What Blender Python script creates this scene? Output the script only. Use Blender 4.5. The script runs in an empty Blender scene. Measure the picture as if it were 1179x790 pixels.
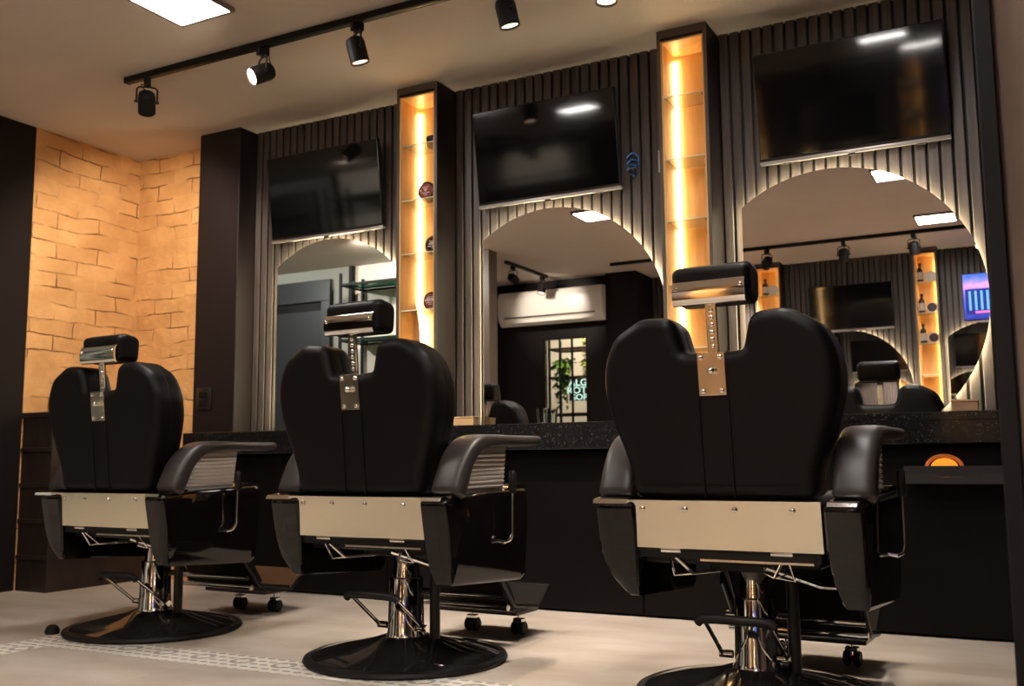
import bpy, bmesh, math, random
from math import sin, cos, pi, radians
from mathutils import Vector, Matrix
random.seed(7)
C = bpy.context.scene.collection
sc = bpy.context.scene

# ------------------------------------------------------------------ materials
def mat(name, col, rough=.5, metal=0., spec=.5, coat=0., emit=None, estr=0., trans=0., ior=1.45):
    m = bpy.data.materials.new(name); m.use_nodes = True
    b = m.node_tree.nodes['Principled BSDF']
    b.inputs['Base Color'].default_value = (*col, 1)
    b.inputs['Roughness'].default_value = rough
    b.inputs['Metallic'].default_value = metal
    b.inputs['Specular IOR Level'].default_value = spec
    b.inputs['Coat Weight'].default_value = coat
    b.inputs['Coat Roughness'].default_value = .05
    b.inputs['Transmission Weight'].default_value = trans
    b.inputs['IOR'].default_value = ior
    if emit:
        b.inputs['Emission Color'].default_value = (*emit, 1)
        b.inputs['Emission Strength'].default_value = estr
    return m
def N(m, t, **kw):
    n = m.node_tree.nodes.new(t)
    for k, v in kw.items():
        if k in n.inputs: n.inputs[k].default_value = v
        else: setattr(n, k, v)
    return n
def LK(m, a, ao, b, bi): m.node_tree.links.new(a.outputs[ao], b.inputs[bi])
def BS(m): return m.node_tree.nodes['Principled BSDF']
def coords(m, sw='xyz', sc_=(1, 1, 1)):
    t = N(m, 'ShaderNodeTexCoord'); s = N(m, 'ShaderNodeSeparateXYZ'); c = N(m, 'ShaderNodeCombineXYZ')
    LK(m, t, 'Object', s, 0)
    for i, ch in enumerate(sw):
        if ch == '0': continue
        mu = N(m, 'ShaderNodeMath', operation='MULTIPLY'); mu.inputs[1].default_value = sc_[i]
        LK(m, s, ch.upper(), mu, 0); LK(m, mu, 0, c, i)
    return c
def bump_noise(m, scale, strength, dist=.002, detail=4, sw='xyz', sc_=(1, 1, 1)):
    c = coords(m, sw, sc_); n = N(m, 'ShaderNodeTexNoise', Scale=scale, Detail=detail)
    LK(m, c, 0, n, 'Vector')
    b = N(m, 'ShaderNodeBump', Strength=strength, Distance=dist)
    LK(m, n, 0, b, 'Height'); LK(m, b, 0, BS(m), 'Normal')
    return n
def vary(m, colA, colB, scale, sw='xyz', sc_=(1, 1, 1), lo=.35, hi=.65, detail=5):
    c = coords(m, sw, sc_); n = N(m, 'ShaderNodeTexNoise', Scale=scale, Detail=detail)
    LK(m, c, 0, n, 'Vector')
    r = N(m, 'ShaderNodeValToRGB')
    r.color_ramp.elements[0].position = lo; r.color_ramp.elements[1].position = hi
    r.color_ramp.elements[0].color = (*colA, 1); r.color_ramp.elements[1].color = (*colB, 1)
    LK(m, n, 0, r, 0); LK(m, r, 0, BS(m), 'Base Color')
    return r

M = {}
M['leather'] = mat('leather', (.0030, .0020, .0021), .46, spec=.22); bump_noise(M['leather'], 320, .12, .001)
M['leather_grey'] = mat('arm_leather', (.030, .024, .023), .40, spec=.5); bump_noise(M['leather_grey'], 300, .1, .001)
M['piping'] = mat('piping', (.003, .002, .002), .5, spec=.15)
M['chrome'] = mat('chrome', (.86, .84, .80), .07, 1.)
M['steel'] = mat('brushed_steel', (.80, .74, .60), .22, 1.)
bump_noise(M['steel'], 9, .35, .004, 2, sw='xyz', sc_=(1.4, 1, .35))
M['ribbed'] = mat('satin_aluminium', (.82, .75, .70), .36, .65)
M['gloss_black'] = mat('gloss_black', (.005, .0036, .0036), .06, spec=.40, coat=.15)
M['black_chrome'] = mat('black_chrome', (.03, .026, .025), .07, .5, spec=.6)
M['rubber'] = mat('rubber', (.006, .005, .005), .5, spec=.35)
M['black_plastic'] = mat('black_plastic', (.006, .005, .005), .38, spec=.35)
M['matte_black'] = mat('matte_black', (.006, .0045, .0045), .55, spec=.25)
M['cabinet'] = mat('cabinet_black', (.0035, .0025, .0025), .45, spec=.16)
bump_noise(M['cabinet'], 60, .05, .001)
M['ceiling'] = mat('ceiling_paint', (.56, .47, .40), .8, spec=.2)
vary(M['ceiling'], (.55, .475, .42), (.59, .51, .45), 1.3)
M['col_black'] = mat('column_laminate', (.013, .0088, .0092), .42, spec=.28)
bump_noise(M['col_black'], 35, .06, .001, sc_=(1, 1, .05))
M['slat'] = mat('slat_wood', (.05, .04, .037), .42, spec=.4)
vary(M['slat'], (.052, .041, .040), (.088, .071, .067), 9, sc_=(6, 6, .35))
M['slat_back'] = mat('slat_backing', (.03, .025, .024), .55, spec=.3)
M['oak'] = mat('oak', (.62, .36, .14), .45)
vary(M['oak'], (.64, .40, .15), (.78, .53, .24), 6, sc_=(5, 5, .5), lo=.3, hi=.7)
M['frame_dark'] = mat('shelf_frame', (.10, .075, .06), .4)
M['led_amber'] = mat('led_amber', (1, .7, .4), .5, emit=(1., .69, .31), estr=19.)
M['led_white'] = mat('led_white', (1, .9, .7), .5, emit=(1., .87, .52), estr=32.)
M['glass'] = mat('glass', (.9, .97, .92), .02, trans=1., ior=1.45)
M['glass_edge'] = mat('glass_edge', (.85, .90, .66), .25, trans=.25)
M['mirror'] = mat('mirror', (.90, .89, .87), .005, 1.)
M['screen'] = mat('screen', (.004, .0035, .004), .06, spec=.55)
M['bezel'] = mat('bezel', (.012, .012, .012), .3)
M['tv_bar'] = mat('tv_bar', (.42, .38, .38), .35, .6)
M['panel_light'] = mat('panel_light', (1, 1, 1), .5, emit=(1., .95, .89), estr=44.)
M['panel_frame'] = mat('panel_frame', (.16, .14, .13), .45)
M['lens_on'] = mat('lens_on', (1, .9, .7), .4, emit=(1., .84, .62), estr=40.)
M['lens_dim'] = mat('lens_dim', (1, .9, .7), .4, emit=(1., .72, .5), estr=1.6)
M['blue_plastic'] = mat('blue_cable', (.04, .18, .62), .35)
M['box_wood'] = mat('box_wood', (.36, .19, .10), .55)
vary(M['box_wood'], (.30, .15, .08), (.42, .24, .13), 14, sc_=(1, 6, 6))
M['box_pale'] = mat('box_pale', (.62, .40, .20), .55)
M['amber'] = mat('amber_light', (.6, .20, .02), .3, emit=(1., .33, .03), estr=.42)
M['amber_rim'] = mat('amber_rim', (.5, .13, .03), .35, emit=(1., .22, .04), estr=.10)
M['pink'] = mat('tin_label', (.72, .55, .54), .5)
M['white'] = mat('white_plastic', (.78, .74, .69), .35)
M['tin'] = mat('tin_dark', (.03, .014, .014), .25, .3)
M['tin_red'] = mat('tin_red', (.22, .05, .04), .3, .3)
M['bottle'] = mat('bottle_dark', (.03, .02, .018), .15)
M['label_cream'] = mat('label_cream', (.75, .70, .62), .5)
M['grey_wall'] = mat('grey_wall', (.27, .265, .24), .8, spec=.2)
M['white_wall'] = mat('white_wall', (.78, .70, .63), .8, spec=.2)
M['dark_wall'] = mat('dark_wall', (.010, .007, .007), .55, spec=.2)
bump_noise(M['dark_wall'], 30, .05, .001)
M['brown_wall'] = mat('brown_wall', (.085, .062, .048), .6, spec=.3)
vary(M['brown_wall'], (.20, .14, .11), (.26, .18, .14), 3)
M['door'] = mat('door_dark', (.026, .027, .030), .42)
M['stairs'] = mat('stair_wood', (.020, .013, .011), .4)
vary(M['stairs'], (.014, .009, .008), (.032, .02, .016), 8, sc_=(6, 1, 1))
M['leaf'] = mat('leaf_green', (.10, .26, .03), .45); vary(M['leaf'], (.05, .17, .02), (.20, .36, .05), 14)
M['leaf_lime'] = mat('leaf_lime', (.42, .50, .06), .45); vary(M['leaf_lime'], (.28, .40, .04), (.55, .58, .08), 14)
M['terracotta'] = mat('terracotta', (.50, .27, .16), .7)
M['sign'] = mat('sign_letters', (.7, 1, .95), .5, emit=(.70, 1., .93), estr=.45)
M['green_glass'] = mat('green_glass', (.03, .22, .14), .05, trans=.3)
M['outlet'] = mat('outlet', (.012, .010, .010), .3)

# granite
m = M['granite'] = mat('granite', (.012, .011, .011), .16, spec=.5)
c = coords(m); v = N(m, 'ShaderNodeTexVoronoi', Scale=150.); LK(m, c, 0, v, 'Vector')
n2 = N(m, 'ShaderNodeTexNoise', Scale=55., Detail=3.); LK(m, c, 0, n2, 'Vector')
r1 = N(m, 'ShaderNodeValToRGB'); r1.color_ramp.elements[0].color = (1, 1, 1, 1); r1.color_ramp.elements[1].color = (0, 0, 0, 1)
r1.color_ramp.elements[0].position = .12; r1.color_ramp.elements[1].position = .34
r2 = N(m, 'ShaderNodeValToRGB'); r2.color_ramp.elements[0].position = .5; r2.color_ramp.elements[1].position = .66
LK(m, v, 'Distance', r1, 0); LK(m, n2, 0, r2, 0)
mu = N(m, 'ShaderNodeMath', operation='MULTIPLY'); LK(m, r1, 0, mu, 0); LK(m, r2, 0, mu, 1)
mx = N(m, 'ShaderNodeMix', data_type='RGBA'); mx.inputs['A'].default_value = (.010, .009, .009, 1); mx.inputs['B'].default_value = (.20, .17, .14, 1)
LK(m, mu, 0, mx, 'Factor'); LK(m, mx, 'Result', BS(m), 'Base Color')

# brick
def brick_mat(name, sw):
    m = mat(name, (.7, .4, .2), .75, spec=.2)
    c = coords(m, sw)
    nz = N(m, 'ShaderNodeTexNoise', Scale=3.2, Detail=3.); LK(m, c, 0, nz, 'Vector')
    ms = N(m, 'ShaderNodeVectorMath', operation='SCALE'); ms.inputs['Scale'].default_value = .07
    LK(m, nz, 'Color', ms, 0)
    ad = N(m, 'ShaderNodeVectorMath', operation='ADD'); LK(m, c, 0, ad, 0); LK(m, ms, 0, ad, 1)
    b = N(m, 'ShaderNodeTexBrick', Scale=1.0)
    b.inputs['Mortar Size'].default_value = .0045; b.inputs['Mortar Smooth'].default_value = .3
    b.inputs['Brick Width'].default_value = .30; b.inputs['Row Height'].default_value = .094
    b.inputs['Bias'].default_value = 0.
    b.inputs['Color1'].default_value = (.80, .465, .205, 1); b.inputs['Color2'].default_value = (.70, .39, .165, 1)
    b.inputs['Mortar'].default_value = (.77, .445, .195, 1)
    LK(m, ad, 0, b, 'Vector')
    n1 = N(m, 'ShaderNodeTexNoise', Scale=16., Detail=7.); LK(m, c, 0, n1, 'Vector')
    n3 = N(m, 'ShaderNodeTexNoise', Scale=5., Detail=5.); LK(m, c, 0, n3, 'Vector')
    mx = N(m, 'ShaderNodeMix', data_type='RGBA', blend_type='MULTIPLY'); mx.inputs['Factor'].default_value = .8
    rr = N(m, 'ShaderNodeValToRGB'); rr.color_ramp.elements[0].position = .3; rr.color_ramp.elements[1].position = .7
    rr.color_ramp.elements[0].color = (.72, .66, .6, 1); rr.color_ramp.elements[1].color = (1, 1, 1, 1)
    LK(m, n3, 0, rr, 0); LK(m, b, 'Color', mx, 'A'); LK(m, rr, 0, mx, 'B')
    n4 = N(m, 'ShaderNodeTexNoise', Scale=4.5, Detail=4.); LK(m, c, 0, n4, 'Vector')
    r4 = N(m, 'ShaderNodeValToRGB'); r4.color_ramp.elements[0].position = .44; r4.color_ramp.elements[1].position = .60; LK(m, n4, 0, r4, 0)
    mk = N(m, 'ShaderNodeMath', operation='MULTIPLY'); LK(m, b, 'Fac', mk, 0); LK(m, r4, 0, mk, 1)
    m2 = N(m, 'ShaderNodeMix', data_type='RGBA'); m2.inputs['B'].default_value = (.22, .10, .04, 1)
    LK(m, mk, 0, m2, 'Factor'); LK(m, mx, 'Result', m2, 'A'); LK(m, m2, 'Result', BS(m), 'Base Color')
    iv = N(m, 'ShaderNodeMath', operation='MULTIPLY_ADD'); iv.inputs[1].default_value = -.9; iv.inputs[2].default_value = 1.
    LK(m, mk, 0, iv, 0)
    a2 = N(m, 'ShaderNodeMath', operation='MULTIPLY_ADD'); a2.inputs[1].default_value = 1.3
    LK(m, n1, 0, a2, 0); LK(m, iv, 0, a2, 2)
    bp = N(m, 'ShaderNodeBump', Strength=.85, Distance=.012); LK(m, a2, 0, bp, 'Height'); LK(m, bp, 0, BS(m), 'Normal')
    return m
M['brick_side'] = brick_mat('brick_side', 'yz0')
M['brick_back'] = brick_mat('brick_back', 'xz0')

# floor tiles
m = M['floor'] = mat('floor_tile', (.5, .43, .36), .33, spec=.4)
c = coords(m, 'xy0')
b = N(m, 'ShaderNodeTexBrick', Scale=1., offset=0.)
b.inputs['Mortar Size'].default_value = .0025; b.inputs['Brick Width'].default_value = .9; b.inputs['Row Height'].default_value = .9
b.inputs['Color1'].default_value = (.60, .52, .45, 1); b.inputs['Color2'].default_value = (.565, .49, .42, 1); b.inputs['Mortar'].default_value = (.70, .61, .53, 1)
LK(m, c, 0, b, 'Vector')
n1 = N(m, 'ShaderNodeTexNoise', Scale=2.4, Detail=6.); LK(m, coords(m, 'xy0', (1, 2.2, 1)), 0, n1, 'Vector')
rr = N(m, 'ShaderNodeValToRGB'); rr.color_ramp.elements[0].position = .3; rr.color_ramp.elements[1].position = .68
rr.color_ramp.elements[0].color = (.74, .69, .63, 1); rr.color_ramp.elements[1].color = (1, 1, 1, 1)
mx = N(m, 'ShaderNodeMix', data_type='RGBA', blend_type='MULTIPLY'); mx.inputs['Factor'].default_value = 1.
LK(m, n1, 0, rr, 0); LK(m, b, 'Color', mx, 'A'); LK(m, rr, 0, mx, 'B'); LK(m, mx, 'Result', BS(m), 'Base Color')

# patterned border tiles: white with dark motif
m = M['border'] = mat('border_tile', (.7, .66, .6), .4, spec=.3)
def pattern(m, cell, thr0, thr1, sx, sy):
    c = coords(m, 'xy0', (1 / cell, 1 / cell, 1))
    f = N(m, 'ShaderNodeVectorMath', operation='FRACTION'); LK(m, c, 0, f, 0)
    s = N(m, 'ShaderNodeVectorMath', operation='SUBTRACT'); s.inputs[1].default_value = (.5, .5, 0); LK(m, f, 0, s, 0)
    k = N(m, 'ShaderNodeVectorMath', operation='MULTIPLY'); k.inputs[1].default_value = (sx, sy, 0); LK(m, s, 0, k, 0)
    l = N(m, 'ShaderNodeVectorMath', operation='LENGTH'); LK(m, k, 0, l, 0)
    a = N(m, 'ShaderNodeMath', operation='GREATER_THAN'); a.inputs[1].default_value = thr0; LK(m, l, 'Value', a, 0)
    d = N(m, 'ShaderNodeMath', operation='LESS_THAN'); d.inputs[1].default_value = thr1; LK(m, l, 'Value', d, 0)
    o = N(m, 'ShaderNodeMath', operation='MULTIPLY'); LK(m, a, 0, o, 0); LK(m, d, 0, o, 1)
    return o
p1 = pattern(m, .0475, .0, .30, .8, 1.5); p2 = pattern(m, .19, .16, .24, 1, 1)
ad = N(m, 'ShaderNodeMath', operation='MAXIMUM'); LK(m, p1, 0, ad, 0); LK(m, p2, 0, ad, 1)
mx = N(m, 'ShaderNodeMix', data_type='RGBA'); mx.inputs['A'].default_value = (.78, .72, .64, 1); mx.inputs['B'].default_value = (.33, .29, .26, 1)
LK(m, ad, 0, mx, 'Factor'); LK(m, mx, 'Result', BS(m), 'Base Color')

# lit city picture of the opposite television (the screen gives off light)
m = M['city'] = mat('city_picture', (.01, .01, .02), .2)
c = coords(m, 'xz0')
s = N(m, 'ShaderNodeSeparateXYZ'); LK(m, c, 0, s, 0)
mr = N(m, 'ShaderNodeMapRange'); mr.inputs['From Min'].default_value = -.2; mr.inputs['From Max'].default_value = .2; LK(m, s, 'Y', mr, 0)
rr = N(m, 'ShaderNodeValToRGB'); e = rr.color_ramp.elements
e[0].position = 0; e[0].color = (.02, .03, .25, 1); e[1].position = 1; e[1].color = (.04, .12, .65, 1)
for p_, cc in ((.35, (.05, .10, .75, 1)), (.62, (.22, .16, .75, 1)), (.78, (.65, .30, .75, 1)), (.88, (.20, .20, .75, 1))):
    q = e.new(p_); q.color = cc
nz = N(m, 'ShaderNodeTexNoise', Scale=14., Detail=5.); LK(m, c, 0, nz, 'Vector')
mad = N(m, 'ShaderNodeMath', operation='MULTIPLY_ADD'); mad.inputs[1].default_value = .22; LK(m, nz, 0, mad, 0); LK(m, mr, 0, mad, 2)
sb = N(m, 'ShaderNodeMath', operation='SUBTRACT'); sb.inputs[1].default_value = .11; LK(m, mad, 0, sb, 0)
LK(m, sb, 0, rr, 0); LK(m, rr, 0, BS(m), 'Emission Color'); BS(m).inputs['Emission Strength'].default_value = 1.0
M['city_dark'] = mat('city_dark', (.005, .005, .03), .3, emit=(.01, .015, .16), estr=1.)
M['city_lit'] = mat('city_lit', (.02, .02, .05), .3, emit=(.10, .35, 1.), estr=1.1)
M['city_pink'] = mat('city_pink', (.02, .02, .05), .3, emit=(.9, .15, .45), estr=1.)

# ------------------------------------------------------------------ mesh builder
class MB:
    def __init__(s): s.bm = bmesh.new()
    def add(s, b2, mtx=None):
        if mtx is not None: b2.transform(mtx)
        me = bpy.data.meshes.new('t'); b2.to_mesh(me); b2.free(); s.bm.from_mesh(me); bpy.data.meshes.remove(me); return s
    def box(s, c, d, bev=0., seg=3, rot=None):
        b = bmesh.new(); bmesh.ops.create_cube(b, size=1.)
        b.transform(Matrix.Diagonal((*d, 1)))
        if bev: bmesh.ops.bevel(b, geom=b.edges[:], offset=bev, segments=seg, affect='EDGES', profile=.5, clamp_overlap=True)
        m = Matrix.Translation(c)
        if rot: m = m @ rot
        return s.add(b, m)
    def bx(s, x0, x1, y0, y1, z0, z1, bev=0., seg=2):
        return s.box(((x0+x1)/2, (y0+y1)/2, (z0+z1)/2), (abs(x1-x0), abs(y1-y0), abs(z1-z0)), bev, seg)
    def cyl(s, p0, p1, r0, r1=None, n=24, bev=0.):
        p0, p1 = Vector(p0), Vector(p1); r1 = r0 if r1 is None else r1; d = p1 - p0
        b = bmesh.new(); bmesh.ops.create_cone(b, cap_ends=True, segments=n, radius1=r0, radius2=r1, depth=d.length)
        if bev:
            es = [e for e in b.edges if len(e.link_faces) == 2 and any(len(f.verts) > 4 for f in e.link_faces)]
            bmesh.ops.bevel(b, geom=es, offset=bev, segments=2, affect='EDGES', clamp_overlap=True)
        return s.add(b, Matrix.Translation((p0+p1)/2) @ d.to_track_quat('Z', 'Y').to_matrix().to_4x4())
    def sph(s, c, r, sc_=(1, 1, 1), u=16, v=10):
        b = bmesh.new(); bmesh.ops.create_uvsphere(b, u_segments=u, v_segments=v, radius=r)
        return s.add(b, Matrix.Translation(c) @ Matrix.Diagonal((*sc_, 1)))
    def rings(s, rings, cap=True, closed=False):
        b = bmesh.new(); V = [[b.verts.new(p) for p in r] for r in rings]; n = len(V[0])
        for a, c in list(zip(V, V[1:])) + ([(V[-1], V[0])] if closed else []):
            for i in range(n):
                b.faces.new((a[i], a[(i+1) % n], c[(i+1) % n], c[i]))
        if cap and not closed: b.faces.new(V[0][::-1]); b.faces.new(V[-1])
        bmesh.ops.recalc_face_normals(b, faces=b.faces[:])
        return s.add(b)
    def tube(s, pts, r, n=10, sec=None, closed=False, rad=None):
        pts = [Vector(p) for p in pts]; up = None; R = []
        for i, p in enumerate(pts):
            if closed: t = (pts[(i+1) % len(pts)] - pts[i-1]).normalized()
            else: t = (pts[min(i+1, len(pts)-1)] - pts[max(i-1, 0)]).normalized()
            if up is None:
                up = Vector((0, 0, 1)) if abs(t.z) < .9 else Vector((0, 1, 0))
            up = (up - t * up.dot(t)).normalized(); sd = t.cross(up)
            rr = rad[i] if rad else r
            R.append([p + sd*cos(2*pi*k/n)*rr + up*sin(2*pi*k/n)*rr for k in range(n)])
        return s.rings(R, closed=closed)
    def lathe(s, prof, n=48, c=(0, 0, 0)):
        c = Vector(c)
        return s.rings([[c + Vector((r*cos(2*pi*k/n), r*sin(2*pi*k/n), z)) for k in range(n)] for r, z in prof])
    def prism(s, poly, f, a, b_, bev=0., seg=2):
        # poly of 2-D points; f(u, v, t) -> 3-D
        b = bmesh.new(); A = [b.verts.new(f(u, v, a)) for u, v in poly]; B = [b.verts.new(f(u, v, b_)) for u, v in poly]; n = len(poly)
        b.faces.new(A[::-1]); b.faces.new(B)
        for i in range(n): b.faces.new((A[i], A[(i+1) % n], B[(i+1) % n], B[i]))
        bmesh.ops.recalc_face_normals(b, faces=b.faces[:])
        if bev:
            es = [e for e in b.edges if e.calc_face_angle(0) > radians(50)]
            bmesh.ops.bevel(b, geom=es, offset=bev, segments=seg, affect='EDGES', clamp_overlap=True)
        return s.add(b)
    def build(s, name, m, parent=None, smooth=True, ang=35):
        bmesh.ops.triangulate(s.bm, faces=[f for f in s.bm.faces if len(f.verts) > 4])
        me = bpy.data.meshes.new(name); s.bm.to_mesh(me); s.bm.free()
        me.materials.append(m)
        if smooth:
            for p in me.polygons: p.use_smooth = True
            me.set_sharp_from_angle(angle=radians(ang))
        o = bpy.data.objects.new(name, me); C.objects.link(o)
        if parent: o.parent = parent
        return o
def XZ(u, v, t): return (u, t, v)
def YZ(u, v, t): return (t, u, v)
def XY(u, v, t): return (u, v, t)
def fillet(pts, n=5):
    out = []; L = len(pts)
    for i, p in enumerate(pts):
        r = p[2] if len(p) > 2 else 0; P = Vector(p[:2])
        if r == 0: out.append((P.x, P.y)); continue
        a = (Vector(pts[i-1][:2]) - P); b = (Vector(pts[(i+1) % L][:2]) - P)
        la, lb = a.length, b.length; a.normalize(); b.normalize()
        ang = a.angle(b); d = min(r / math.tan(ang/2), la*.48, lb*.48)
        p0, p1 = P + a*d, P + b*d
        for k in range(n+1):
            t = k/n; q = p0*(1-t)**2 + P*2*t*(1-t) + p1*t*t; out.append((q.x, q.y))
    return out
def offset(poly, d):
    out = []; n = len(poly)
    area = sum(poly[i][0]*poly[(i+1) % n][1] - poly[(i+1) % n][0]*poly[i][1] for i in range(n)); sg = 1 if area > 0 else -1
    for i in range(n):
        a, p, b = Vector(poly[i-1]), Vector(poly[i]), Vector(poly[(i+1) % n])
        e1, e2 = (p-a).normalized(), (b-p).normalized()
        n1, n2 = Vector((-e1.y, e1.x))*sg, Vector((-e2.y, e2.x))*sg
        nn = n1+n2
        if nn.length < 1e-6: nn = n1
        nn.normalize(); k = d/max(.6, nn.dot(n1)); q = p + nn*k; out.append((q.x, q.y))
    return out
def pillow(mb, poly, t0, t1, r, f, steps=5, r1=None):
    r1 = r if r1 is None else r1; R = []
    for k in range(steps+1):
        a = pi/2*k/steps; R.append([f(u, v, t0 + r*(1-sin(a))) for u, v in offset(poly, r*(1-cos(a)))])
    R = R[::-1]
    R = [[f(u, v, t0 + r*(1-cos(a))) for u, v in offset(poly, r*(1-sin(a)))] for a in [pi/2*k/steps for k in range(steps+1)]]
    R += [[f(u, v, t1 - r1*(1-cos(a))) for u, v in offset(poly, r1*(1-sin(a)))] for a in [pi/2*(steps-k)/steps for k in range(steps+1)]]
    g = .006
    R = [[f(u, v, t0) for u, v in offset(poly, r+g)]] + R + [[f(u, v, t1) for u, v in offset(poly, r1+g)]]
    return mb.rings(R)
def thing(name, label, cat, loc=(0, 0, 0), rz=0, group=None):
    o = bpy.data.objects.new(name, None); C.objects.link(o); o.location = loc; o.rotation_euler = (0, 0, rz)
    o.empty_display_size = .1
    return tag(o, label, cat, group)
def tag(o, label, cat, group=None):
    o['label'] = label; o['category'] = cat
    if group: o['group'] = group
    return o
def struct(o): o['kind'] = 'structure'; return o
def dup(root, loc, rz, label, group=None):
    r = root.copy(); C.objects.link(r); r.location = loc; r.rotation_euler = (0, 0, rz); r['label'] = label
    if group: r['group'] = group
    for ch in list(root.children):
        c = ch.copy(); C.objects.link(c); c.parent = r
        for g in list(ch.children):
            d = g.copy(); C.objects.link(d); d.parent = c
    return r

# ------------------------------------------------------------------ setting
H = 2.70
o = MB(); o.bx(-8.4, 1.1, -2.6, 4.62, -.10, 0.); floor = struct(o.build('floor', M['floor'], smooth=False))
o = MB(); o.bx(-3.66, 1.0, 2.645, 2.835, 0, .0012); o.bx(-3.66, -3.47, .9, 2.645, 0, .0012)
b_ = struct(o.build('tile_border', M['border'], floor, smooth=False))
o = MB(); o.bx(-8.4, 1.1, -2.6, 4.62, H, H+.1); struct(o.build('ceiling', M['ceiling'], smooth=False))
# station wall and slats
o = MB(); o.bx(-4.43, 1.1, 4.45, 4.62, 0, H); wb = struct(o.build('wall_back', M['slat_back'], smooth=False))
def slats(x0, x1, yb, yf, name, skip=None):
    o = MB(); n = round((x1-x0)/.0525); p = (x1-x0)/n
    for i in range(n):
        xa = x0 + i*p + .006
        o.bx(xa, xa+p-.012, yb, yf, .72, H, .002, 1)
    return struct(o.build(name, M['slat'], smooth=False))
slats(-4.105, -2.945, 4.425, 4.452, 'trim_1'); slats(-2.69, -1.475, 4.425, 4.452, 'trim_2'); slats(-1.235, 1.0, 4.425, 4.452, 'trim_3')
# brick corner
o = MB(); o.bx(-5.30, -5.16, 3.70, 4.62, 0, H); struct(o.build('wall_left', M['brick_side'], smooth=False))
o = MB(); o.bx(-5.16, -4.43, 4.475, 4.62, 0, H); struct(o.build('wall_back_brick', M['brick_back'], smooth=False))
o = MB(); o.bx(-5.45, -5.16, 3.05, 3.70, 0, H, .004, 1); struct(o.build('trim_4', M['dark_wall'], smooth=False))
# left end column of the station wall
o = MB(); o.bx(-4.43, -4.105, 4.285, 4.462, .88, H, .004, 1); struct(o.build('trim_5', M['col_black'], smooth=False))
# dark partition on the right near the camera
o = MB(); o.bx(-.061, -.030, 1.88, 2.02, 0, H, .003, 1); struct(o.build('trim_6', M['matte_black'], smooth=False))
o = MB(); o.bx(-.030, 1.0, 1.90, 2.0, 0, H); struct(o.build('wall_partition', M['brown_wall'], smooth=False))
o = MB(); o.bx(1.0, 1.1, -2.6, 4.45, 0, H); struct(o.build('wall_right', M['dark_wall'], smooth=False))
# opposite side of the shop, seen in the mirrors
o = MB(); o.bx(-3.68, 1.0, -1.60, -1.475, 0, H); struct(o.build('wall_front', M['slat_back'], smooth=False))
slats(-3.68, -2.50, -1.478, -1.448, 'trim_7'); slats(-2.24, -.985, -1.478, -1.448, 'trim_8'); slats(-.765, 1.0, -1.478, -1.448, 'trim_9')
o = MB(); o.bx(-4.03, -3.68, -1.60, -.95, 0, H, .004, 1); struct(o.build('trim_10', M['dark_wall'], smooth=False))
o = MB()
o.bx(-6.3, -4.83, -1.15, -1.05, 0, H); o.bx(-4.31, -4.03, -1.15, -1.05, 0, H); o.bx(-4.83, -4.31, -1.15, -1.05, 2.05, H); o.bx(-4.83, -4.31, -1.15, -1.05, 0, .85)
struct(o.build('wall_front_dark', M['dark_wall'], smooth=False))
o = MB(); o.bx(-6.4, -3.9, -2.5, -2.4, 0, H); o.bx(-6.4, -6.3, -2.4, .60, 0, H); o.bx(-4.0, -3.9, -2.4, -1.60, 0, H); struct(o.build('wall_alley', M['white_wall'], smooth=False))
o = MB(); o.bx(-6.10, -4.60, .60, .72, 0, H); struct(o.build('wall_entry', M['white_wall'], smooth=False))
o = MB(); o.bx(-8.3, -6.10, .55, .75, 0, H); struct(o.build('wall_entry_grey', M['grey_wall'], smooth=False))
o = MB(); o.bx(-6.13, -6.09, .65, .78, 0, H); struct(o.build('trim_11', M['dark_wall'], smooth=False))
o = MB(); o.bx(-4.62, -4.50, .60, .76, 0, H, .004, 1); struct(o.build('trim_12', M['frame_dark'], smooth=False))
o = MB(); o.bx(-8.4, -8.3, .5, 3.2, 0, H); o.bx(-8.3, -5.45, 3.05, 3.2, 0, H); struct(o.build('wall_entry_left', M['grey_wall'], smooth=False))
# door in the grey wall
dr = MB(); dr.bx(-7.62, -6.36, .752, .80, 2.36, 2.585, .004, 1); dr.bx(-6.47, -6.36, .752, .80, 0, 2.36, .004, 1); dr.bx(-7.62, -7.50, .752, .80, 0, 2.36, .004, 1)
d1 = struct(dr.build('door_1', M['door'], smooth=False))
dr = MB(); dr.bx(-7.50, -6.47, .752, .775, 0, 2.27, .003, 1); struct(dr.build('door_leaf', M['door'], d1, smooth=False))
dr = MB(); dr.bx(-7.50, -6.47, .752, .762, 2.272, 2.36); struct(dr.build('door_gap', M['matte_black'], d1, smooth=False))
dr = MB(); dr.tube([(-6.60, .776, 1.02), (-6.60, .82, 1.02), (-6.72, .82, 1.02)], .009); struct(dr.build('door_handle', M['chrome'], d1))
# window with a steel frame in the dark wall
w = MB(); w.bx(-4.83, -4.82, -1.13, -1.06, .85, 2.05); w.bx(-4.32, -4.31, -1.13, -1.06, .85, 2.05); w.bx(-4.82, -4.32, -1.13, -1.06, 2.04, 2.05); w.bx(-4.82, -4.32, -1.13, -1.06, .85, .88)
w.bx(-4.504, -4.492, -1.115, -1.075, .88, 2.04); w.bx(-4.652, -4.644, -1.115, -1.075, .88, 2.04)
w1 = struct(w.build('window_1', M['matte_black'], smooth=False))
w = MB(); w.bx(-4.818, -4.322, -1.098, -1.094, .882, 2.038); struct(w.build('window_pane', M['glass'], w1, smooth=False))
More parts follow.
